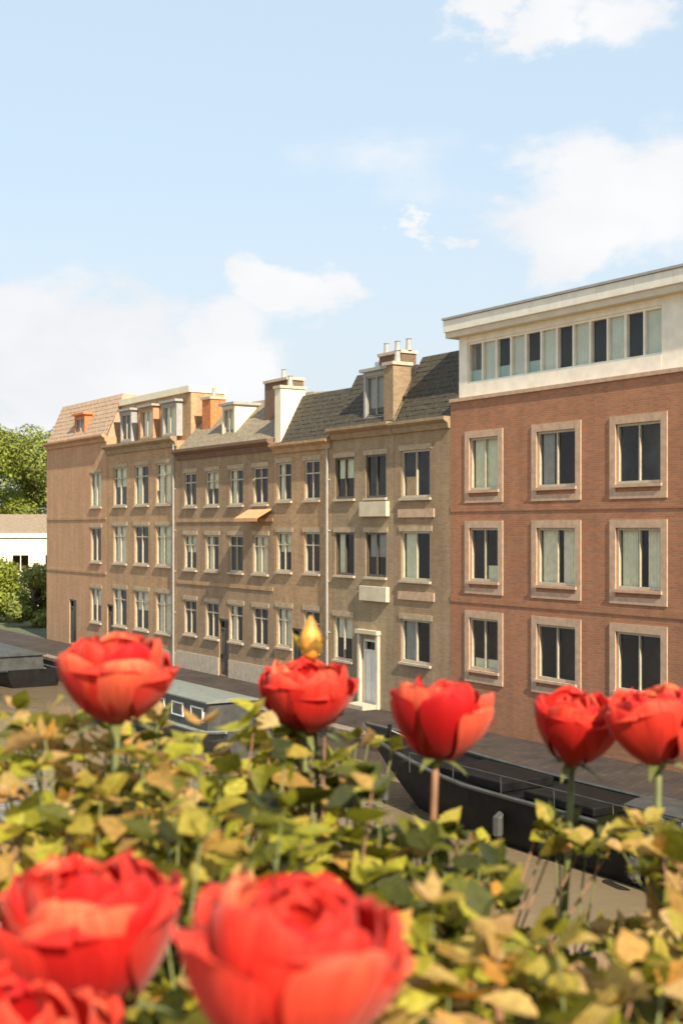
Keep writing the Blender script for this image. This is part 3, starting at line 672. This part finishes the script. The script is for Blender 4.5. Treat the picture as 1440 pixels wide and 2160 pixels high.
# ------------------------------------------------------------------ boats
def boat(u_bow, length, beam, off, hullm, name, label, free=1.5, bow_up=.5, rake=2.0, deckm=None):
    """bow at u_bow (the far end), stern nearer the camera; local x from bow(0) to stern(length)"""
    b = empty(name, on(u_bow, off, WATER), RZ); tag(b, label, 'boat')
    n = 22; secs = []
    for i in range(n+1):
        t = i/n; x = t*length
        wb = beam/2*min(1, (max(t, 0)/.26)**.55) if t < .26 else beam/2*(1-.16*max(0, (t-.8)/.2)**2)
        if i == 0: wb = .05
        sh = free+bow_up*max(0, 1-t/.3)**1.6+.18*max(0, (t-.8)/.2)**2
        xb = x+rake*max(0, 1-t/.35)**1.2       # bottom swept aft at the bow
        secs.append([(xb, -wb*.62, -.5), (x+(xb-x)*.7, -wb*.86, 0.15), (x+(xb-x)*.25, -wb*.98, sh*.6), (x, -wb, sh), (x, wb, sh), (x+(xb-x)*.25, wb*.98, sh*.6), (x+(xb-x)*.7, wb*.86, .15), (xb, wb*.62, -.5)])
    m = MB(); k = 8
    for s in secs: m.v += s
    for i in range(n):
        for j in range(k):
            if j == 3: continue
            j2 = (j+1) % k; m.f.append((i*k+j, i*k+j2, (i+1)*k+j2, (i+1)*k+j))
    m.f.append(tuple(range(k))); m.f.append(tuple(n*k+j for j in range(k)))
    hull = m.build('hull', hullm, b, False)
    d = MB()
    for i in range(n):
        a1, a2 = secs[i][3], secs[i][4]; b1, b2 = secs[i+1][3], secs[i+1][4]; dz = .12
        d.poly((a1[0], a1[1]*.97, a1[2]-dz), (a2[0], a2[1]*.97, a2[2]-dz), (b2[0], b2[1]*.97, b2[2]-dz), (b1[0], b1[1]*.97, b1[2]-dz))
    d.build('deck', deckm or M['deck'], b)
    for sgn in (3, 4):
        MB().tube([Vector(s[sgn])+Vector((0, (.03 if sgn == 4 else -.03), -.02)) for s in secs], .06, 6).build('rubbing_strake', M['hull_grey'] if hullm is not M['hull_grey'] else M['deck'], hull)
    return b, secs
def cabin(b, x0, x1, w, z0, z1, mat, roofm, nwin, wz):
    c = MB().prism([(-w/2, z0), (w/2, z0), (w/2-.08, z1), (-w/2+.08, z1)], x0, x1).build('cabin', mat, b)
    MB().prism([(-w/2-.08, z1+.002), (-w/4, z1+.09), (w/4, z1+.09), (w/2+.08, z1+.002), (w/2+.08, z1-.05), (-w/2-.08, z1-.05)], x0-.12, x1+.12).build('cabin_roof', roofm, c)
    st = (x1-x0)/nwin
    for k in range(nwin):
        xa = x0+st*(k+.2); xb = xa+st*.6
        f = MB(); y = -w/2-.012
        for (p, q, r, s) in ((xa, xb, wz[0], wz[0]+.05), (xa, xb, wz[1]-.05, wz[1]), (xa, xa+.05, wz[0]+.05, wz[1]-.05), (xb-.05, xb, wz[0]+.05, wz[1]-.05)): f.box(p, q, y-.02, y+.06, r, s)
        f.build('window_frame', M['white'], c)
        p = MB(); p.box(xa+.05, xb-.05, y-.004, y+.05, wz[0]+.05, wz[1]-.05); p.build('pane', M['boat_glass'], c)
M['boat_glass'] = plain('dark_boat_glass', (.02, .024, .024), .06, .2, 3)
b, s = boat(-3.0, 24, 2.7, 5.5, M['hull_black'], 'barge', 'long black hulled barge moored below the red brick block', 1.28, .6, 3.4, M['hull_black'])
cabin(b, 11.5, 14.0, 1.2, 1.12, 1.6, M['hull_grey'], M['hull_grey'], 2, (1.25, 1.5))
cabin(b, 15.5, 21.5, 1.7, 1.12, 1.62, M['rust'], M['hull_black'], 5, (1.26, 1.52))
MB().box(4.6, 7.4, -.85, .85, 1.17, 1.42).build('hatch', M['hull_black'], b, bevel=.03)
MB().box(8.2, 10.6, -.85, .85, 1.17, 1.38).build('hatch', M['hull_black'], b, bevel=.03)
for x in (3.2, 8, 12.5): MB().tube([(x, -1.38, .85), (x, -1.48, .75), (x, -1.48, .35), (x, -1.42, .25)], [.08, .13, .13, .07], 8).build('fender', M['hull_grey'], b)
MB().tube([(1.3, 0, 1.4), (1.3, 0, 2.0)], .06, 8).build('bollard', M['hull_black'], b)
MB().tube([(1.3, 0, 1.85), (2.0, .7, 1.45), (2.8, 1.3, 1.12), (3.2, 1.62, 1.1)], .018, 6).build('mooring_rope', M['rope'], b)
rl = MB()
for k in range(9):
    x = 4+k*1.9; rl.tube([(x, -1.22, 1.17), (x, -1.22, 1.7)], .014, 5)
rl.tube([(4, -1.22, 1.7), (19.2, -1.22, 1.7)], .013, 5); rl.build('railing', M['hull_grey'], b)
cl = MB()
for k in range(5): cl.tube([(3.2+.28*math.cos(t*.6), .28*math.sin(t*.6), 1.2+.035*k+.003*t) for t in range(11)], .022, 5)
cl.build('rope_coil', M['rope'], b)
b, s = boat(13.6, 10.5, 3.0, 5.7, M['hull_grey'], 'houseboat', 'small grey houseboat with dark hull moored in front of the wide brown house', .75, .25, 1.0)
cabin(b, 2.0, 8.4, 1.9, .62, 1.65, M['hull_grey'], M['cabin'], 4, (.9, 1.4))
b, s = boat(38, 12.5, 3.2, 5.8, M['hull_black'], 'cabin_boat', 'dark cabin boat moored at the far left by the end house', .7, .4, 1.5)
cabin(b, 3.0, 10.5, 2.3, .55, 1.4, M['hull_grey'], M['hull_grey'], 5, (.75, 1.2))

# ------------------------------------------------------------------ terrace wall and planter in front of the camera
SOIL = 6.13
st = MB().box(-4, 4, -4, 1.62, -3, 5.78).build('terrace_wall', M['stone']); st['kind'] = 'structure'
pl = empty('planter_box', (0, .95, 5.78)); tag(pl, 'weathered wooden planter box holding the red flowers in the foreground', 'planter')
for k in range(3):
    z = .004+k*.14
    MB().box(-1.0, 1.0, .575, .60, z, z+.134).build('board', M['wood'], pl, bevel=.004); MB().box(-1.0, 1.0, -.72, -.695, z, z+.134).build('board', M['wood'], pl, bevel=.004)
    for x in (-1.0, .975): MB().box(x, x+.025, -.694, .574, z, z+.134).build('board', M['wood'], pl, bevel=.004)
sm = MB(); nx, ny = 50, 34; rs = random.Random(3)
for j in range(ny+1):
    for i in range(nx+1): sm.v.append((-.97+1.94*i/nx, -.69+1.26*j/ny, SOIL-5.78-.02+rs.uniform(-.012, .012)))
for j in range(ny):
    for i in range(nx): sm.f.append((j*(nx+1)+i, j*(nx+1)+i+1, (j+1)*(nx+1)+i+1, (j+1)*(nx+1)+i))
sm.build('soil', M['soil'], pl, True)

# ------------------------------------------------------------------ flowers
def petal_mesh(name, R0, H, A, lip, seed, nu=16, nv=20, base=.12):
    rnd = random.Random(seed); ph = [rnd.uniform(0, 6.28) for _ in range(4)]; V = []; UV = []; Fs = []
    for j in range(nv+1):
        t = 1-(1-j/nv)**1.5
        r = R0*math.sin(math.pi*(.10+.50*t**.8))
        if t > .6: r += lip*R0*((t-.6)/.4)**1.6
        z = H*(1-(1-t)**1.25)
        if lip > 0: z -= lip*.5*H*max(0, (t-.75)/.25)**2
        wid = A*(.34+.66*math.sin(min(1, t/.66)*math.pi/2))*(1 if t < .66 else math.sqrt(max(0.0, 1-((t-.66)/.34001)**3.2))*.97+.03)
        for i in range(nu+1):
            s = -1+2*i/nu; th = s*wid
            wav = 1+.06*t*math.sin(s*3.6+ph[0])+.018*t*t*math.sin(s*8+ph[1])
            rr = r*wav+R0*.07*t*t*(s*s)*(1 if lip > 0 else -.4)
            zz = z-H*.08*t*t*s*s+H*.018*t*math.sin(s*4.5+ph[2])+H*.012*t**6*math.sin(s*13+ph[3])
            V.append((rr*math.sin(th), -rr*math.cos(th), zz)); UV.append((s, t, 0))
    for j in range(nv):
        for i in range(nu): Fs.append((j*(nu+1)+i, j*(nu+1)+i+1, (j+1)*(nu+1)+i+1, (j+1)*(nu+1)+i))
    m = bpy.data.meshes.new(name); m.from_pydata(V, [], Fs); m.materials.append(M['petal'])
    at_ = m.attributes.new('petal_uv', 'FLOAT_VECTOR', 'POINT'); at_.data.foreach_set('vector', [c for p in UV for c in p])
    m.polygons.foreach_set('use_smooth', [True]*len(m.polygons)); return m
PET = {}
for L_, (R0, H, A, lip) in enumerate([(.98, 1.38, .80, .05), (.95, 1.54, .80, -.02), (.80, 1.60, .82, -.12), (.60, 1.62, .95, -.22), (.36, 1.58, 1.2, -.3)]):
    PET[L_] = [petal_mesh('petal', R0, H, A, lip, 10*L_+k) for k in range(4)]
COUNT = [5, 5, 5, 4, 3]
def bloom(plant, c, r, tilt, seed):
    rnd = random.Random(seed)
    rec = MB(); rec.tube([(0, 0, -.22), (0, 0, -.1), (0, 0, 0.02), (0, 0, .12)], [.09, .17, .2, .1], 9)
    o = rec.build('bloom', M['stem'], plant, True)
    o.location = c-plant.location; o.scale = (r,)*3; o.rotation_euler = (tilt[0], tilt[1], rnd.uniform(0, 6.28))
    for L_ in range(5):
        a0 = rnd.uniform(0, 6.28)
        for k in range(COUNT[L_]):
            p = put('petal', PET[L_][rnd.randrange(4)], o); j = .93+.14*rnd.random()
            jt = (.2, .14, .1, .08, .06)[L_]; p.rotation_euler = (rnd.uniform(-jt*.5, jt*1.1), rnd.uniform(-jt*.6, jt*.6), a0+2*math.pi*k/COUNT[L_]+rnd.uniform(-.14, .14)); p.scale = (j, j, .94+.12*rnd.random())
    sp = MB()
    for k in range(5):
        w = 2*math.pi*k/5+.3; d = Vector((math.cos(w), math.sin(w), 0)); q = Vector((-d.y, d.x, 0))
        pts = [(d*.15, .09), (d*.45+Vector((0, 0, -.05)), .11), (d*.75+Vector((0, 0, -.18)), .05), (d*.9+Vector((0, 0, -.3)), .0)]
        for (p0, w0), (p1, w1) in zip(pts, pts[1:]): sp.poly(p0-q*w0, p0+q*w0, p1+q*w1, p1-q*w1)
    sp.build('sepals', M['stem'], o)
    return o
def leaf_mesh(L_, W, fold, curl, seed):
    rnd = random.Random(seed); V = []; Fs = []; n = 12
    for j in range(n+1):
        t = j/n; w = W*math.sin(math.pi*min(.995, t**.78))*(1+.16*(j % 2)-.08) if 0 < j < n else W*.04
        x = L_*t; z = curl*L_*t*t
        V += [(x-L_*.02*(j % 2), w, z+fold*w+.06*W*math.sin(3*t+seed)), (x-.0*L_, w*.5, z+fold*w*.42), (x, 0, z), (x, -w*.5, z+fold*w*.42), (x-L_*.02*(j % 2), -w, z+fold*w-.06*W*math.sin(4*t+seed))]
    for j in range(n):
        for k in range(4): Fs.append((j*5+k, j*5+k+1, (j+1)*5+k+1, (j+1)*5+k))
    return V, Fs
LEAVES = {}
for key in ('leaf', 'leaf_dark', 'leaf_tan'):
    LEAVES[key] = []
    for k in range(5):
        V, Fs = leaf_mesh(1, .27+.05*(k % 3), .45-.12*k, -.35+.13*k, k); m = bpy.data.meshes.new('leaf'); m.from_pydata(V, [], Fs); m.materials.append(M[key]); m.polygons.foreach_set('use_smooth', [True]*len(Fs)); LEAVES[key].append(m)
# windows in the foliage through which the canal shows (kept free of leaves)
GAPS = [(1070, 1362, 1805, 1962), (825, 960, 1650, 1750), (880, 1250, 1600, 1715), (1260, 1440, 1660, 1725), (1050, 1110, 1690, 1800), (330, 545, 1380, 1500), (705, 820, 1300, 1545), (1020, 1120, 1440, 1600)]
def skyline(px):     # highest photo row a leaf may reach
    pts = [(-200, 1460), (20, 1440), (110, 1460), (200, 1480), (330, 1490), (380, 1500), (560, 1480), (700, 1500), (780, 1550), (880, 1600), (1060, 1640), (1440, 1600), (1700, 1600)]
    for (a, b), (c, d) in zip(pts, pts[1:]):
        if a <= px <= c: return b+(d-b)*(px-a)/(c-a)
    return 1500
PH = {}
def plant(px, py, Z, label, nleaf, top_py, spread, mats, bl=None, seed=0, llen=.036, tilt=(.15, 0), NS=15, base_px=None):
    """px,py,Z: bloom (or crown top) position; leaves fill a crown between soil and top_py"""
    rnd = random.Random(seed); c = at(px, py, Z); base = Vector((c.x+rnd.uniform(-.02, .02), min(1.48, Z+rnd.uniform(0, .05)), SOIL-.02))
    if base_px is not None: base.x = (base_px-CX)/F*base.y
    pl = empty('flowering_plant' if bl else 'leafy_plant', base); tag(pl, label, 'plant', 'plants in the planter box')
    st = MB(); topz = at(px, top_py, Z).z
    if bl:
        e = c-base; e = e-Vector((0, 0, bl*.95))
        st.tube([(0, 0, 0), tuple(e*.4+Vector((rnd.uniform(-.012, .012), .01, 0))), tuple(e*.8+Vector((0, .004, 0))), tuple(e)], [.0045, .004, .0035, .0035], 7)
    shoots = []
    def ok(p):
        if p.y < .33 or p.y > 1.53 or p.z < SOIL: return False
        qx, qy = proj(p)
        return qy > skyline(qx) and not any(g[0] < qx < g[1] and g[2] < qy < g[3] for g in GAPS)
    def leaf(p, d, L_):
        key = mats[rnd.randrange(len(mats))]
        o = put('leaf', LEAVES[key][rnd.randrange(5)], pl); o.location = p
        nrm = Vector((rnd.gauss(0, .5), rnd.gauss(-.2, .5), 1)).normalized(); y_ = nrm.cross(d).normalized(); z_ = d.cross(y_)
        o.rotation_euler = Matrix((d, y_, z_)).transposed().to_euler(); o.scale = (L_, L_*rnd.uniform(.85, 1.25), L_)
    tries = 0
    while len(shoots) < NS and tries < 400:
        tries += 1
        a = rnd.uniform(0, 6.28); rr = spread*math.sqrt(rnd.random()); e = Vector((rr*math.cos(a), rr*math.sin(a)*.8, (topz-base.z)*rnd.uniform(.6, 1.0)))
        if base_px is not None: e.x += c.x-base.x
        if not ok(base+e): continue
        s = [Vector((0, 0, 0)), e*.4+Vector((0, 0, .02)), e]; shoots.append(s); st.tube([tuple(p) for p in s], [.0016, .0013, .0009], 5)
        for q in range(4):
            w = rnd.uniform(0, 6.28); pt = rnd.uniform(-.1, .9); leaf(e, Vector((math.cos(w)*math.cos(pt), math.sin(w)*math.cos(pt), math.sin(pt))), llen*rnd.uniform(.5, .9))
    st.build('stem', M['stem_red'] if seed % 3 == 0 else M['stem'], pl, True)
    k = 4*len(shoots); tries = 0
    while shoots and k < nleaf and tries < nleaf*14:
        tries += 1
        s = shoots[rnd.randrange(len(shoots))]; t = rnd.random()**.5
        p = (s[0].lerp(s[1], t/.45) if t < .45 else s[1].lerp(s[2], (t-.45)/.55))
        a = rnd.uniform(0, 6.28); L_ = llen*rnd.uniform(.55, 1.25); pitch = rnd.uniform(-.5, .75)
        d = Vector((math.cos(a)*math.cos(pitch), math.sin(a)*math.cos(pitch), math.sin(pitch)))
        p = p+d*.008+Vector((rnd.gauss(0, .009), rnd.gauss(0, .009), rnd.gauss(0, .006)))
        if not all(ok(base+p+d*L_*f) for f in (0, .5, 1)): continue
        leaf(p, d, L_); k += 1
    if bl: bloom(pl, c-Vector((0, 0, bl*.8)), bl, tilt, seed)
    return pl
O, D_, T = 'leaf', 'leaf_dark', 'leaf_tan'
r45 = .043
plant(245, 1430, 1.12, 'plant with the highest red bloom, at left against the tan houses', 110, 1525, .10, [O, O, O, T], r45*1.02, 1, tilt=(.12, -.1))
plant(640, 1468, 1.34, 'plant with the smaller red bloom left of the white front door', 110, 1530, .10, [O, O, D_, T], r45, 2, tilt=(.18, .1))
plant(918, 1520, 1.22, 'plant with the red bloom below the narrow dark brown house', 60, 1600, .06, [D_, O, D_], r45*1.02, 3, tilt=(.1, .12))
plant(1205, 1535, 1.30, 'plant with the left one of the paired red blooms before the red block', 40, 1700, .05, [O, T, D_], r45, 4, tilt=(.1, -.12), NS=4)
plant(1388, 1530, 1.22, 'plant with the right one of the paired red blooms at the right edge', 40, 1700, .05, [O, T, D_], r45*.98, 5, tilt=(.1, .1), NS=4)
plant(205, 1975, .69, 'plant with the large close red bloom at the bottom left', 70, 2150, .08, [O, O, T], r45*1.12, 6, tilt=(.12, .05))
plant(580, 2050, .55, 'plant with the largest and closest red bloom at the bottom', 50, 2200, .07, [O, D_], r45*1.0, 7, tilt=(.16, -.1))
plant(30, 2235, .62, 'plant with a red bloom cut off by the bottom left corner', 30, 2260, .06, [O], r45*1.0, 8, tilt=(.1, -.1))
# half open orange bud standing above the smaller bloom
bp_ = [o for o in COL.objects if o.get('label', '').startswith('plant with the smaller red bloom')][0]
c = at(655, 1350, 1.36)-bp_.location
bs = MB(); bs.tube([(0, .01, 0), tuple(Vector((c.x, c.y, c.z))*.6+Vector((.004, .015, 0))), tuple(c-Vector((0, 0, .02)))], [.003, .0026, .0024], 6)
bs.build('stem', M['stem'], bp_, True)
M['bud'] = plain('orange_bud', (.62, .27, .035), .5, .4, 60)
bd = MB(); bd.tube([tuple(c+Vector((0, 0, z))) for z in (-.022, -.016, -.006, .006, .018, .026)], [.004, .009, .0125, .011, .006, .001], 9)
bd.build('bud', M['bud'], bp_, True)
for k in range(5):
    o = put('bud_leaf', LEAVES['leaf_tan'][k], bp_); o.location = c+Vector((0, 0, -.02)); o.scale = (.034, .03, .034); o.rotation_euler = (0, -1.15+.12*k, k*1.25)
# leafy fillers
plant(30, 1500, 1.22, 'olive leafy plant at the left edge behind the blooms', 296, 1440, .09, [O, O, T], None, 20)
plant(190, 1500, 1.30, 'leafy plant directly below the highest red bloom', 296, 1465, .09, [O, O, T], None, 37)
plant(330, 1540, 1.34, 'low leafy plant right below the grey houseboat', 296, 1475, .09, [O, O, T], None, 38)
plant(470, 1540, 1.30, 'leafy plant between the two left back blooms', 296, 1470, .09, [O, O, O, T], None, 21)
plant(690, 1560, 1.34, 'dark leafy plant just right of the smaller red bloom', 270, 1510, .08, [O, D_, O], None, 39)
plant(90, 1620, .98, 'yellow green leafy plant above the large bottom left bloom', 270, 1590, .09, [O, O, T], None, 22)
plant(300, 1650, 1.0, 'leafy plant in the middle of the left half with dark gaps', 270, 1600, .09, [O, O, D_], None, 23)
plant(480, 1660, 1.05, 'green leafy plant in the centre of the left foliage', 270, 1600, .09, [O, O, D_], None, 40)
plant(640, 1660, 1.02, 'leafy plant below the smaller red bloom', 270, 1610, .08, [O, D_, O], None, 24)
plant(480, 1800, .82, 'leafy plant between the two large bottom blooms', 256, 1760, .07, [O, D_, O], None, 25)
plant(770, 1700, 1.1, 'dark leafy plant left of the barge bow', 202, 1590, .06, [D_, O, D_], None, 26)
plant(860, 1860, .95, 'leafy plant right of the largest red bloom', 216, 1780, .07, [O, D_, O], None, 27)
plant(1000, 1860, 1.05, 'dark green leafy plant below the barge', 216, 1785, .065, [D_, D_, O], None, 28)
plant(900, 2010, .74, 'yellowish leafy plant right beside the largest red bloom', 229, 1940, .065, [O, T, T], None, 29)
plant(1130, 2050, .80, 'brownish leafy plant at the bottom below the patch of water', 229, 1950, .07, [T, O, D_], None, 30)
plant(1340, 2030, .80, 'tan leafy plant in the bottom right corner', 243, 1940, .07, [T, T, O], None, 31)
plant(1330, 1800, 1.1, 'tan leafy sprig in front of the barge stern', 135, 1735, .045, [T, T, O], None, 32, .034, NS=7, base_px=1660)
plant(1440, 1880, 1.0, 'dark leafy plant at the right edge', 202, 1790, .05, [D_, O, T], None, 33, NS=9, base_px=1500)
plant(640, 2100, .7, 'leafy plant hidden behind the largest red bloom', 135, 1960, .07, [O, D_], None, 34)
plant(250, 1880, .85, 'leafy plant behind the large bottom left bloom', 229, 1740, .09, [O, T, D_], None, 35)
plant(-60, 1750, .95, 'pale leafy plant cut by the left border', 202, 1660, .08, [T, O], None, 36)
plant(980, 1800, 1.2, 'dark leafy plant in front of the barge hull', 200, 1725, .05, [D_, D_, O], None, 41)
plant(1180, 1790, 1.25, 'brownish sprig below the left one of the paired blooms', 110, 1725, .05, [T, D_, O], None, 42, .034, NS=6, base_px=960)
plant(1290, 1800, 1.15, 'yellow tan sprig just right of the brownish sprig', 150, 1725, .05, [T, O, T], None, 43, .034, NS=8, base_px=1640)
plant(820, 1800, 1.1, 'green leafy plant below the barge bow', 200, 1725, .05, [O, O, D_], None, 44)
plant(1420, 1780, 1.2, 'brown and dark leaves at the right border under the bloom', 150, 1725, .05, [T, D_, O], None, 45, .036, NS=9, base_px=1600)
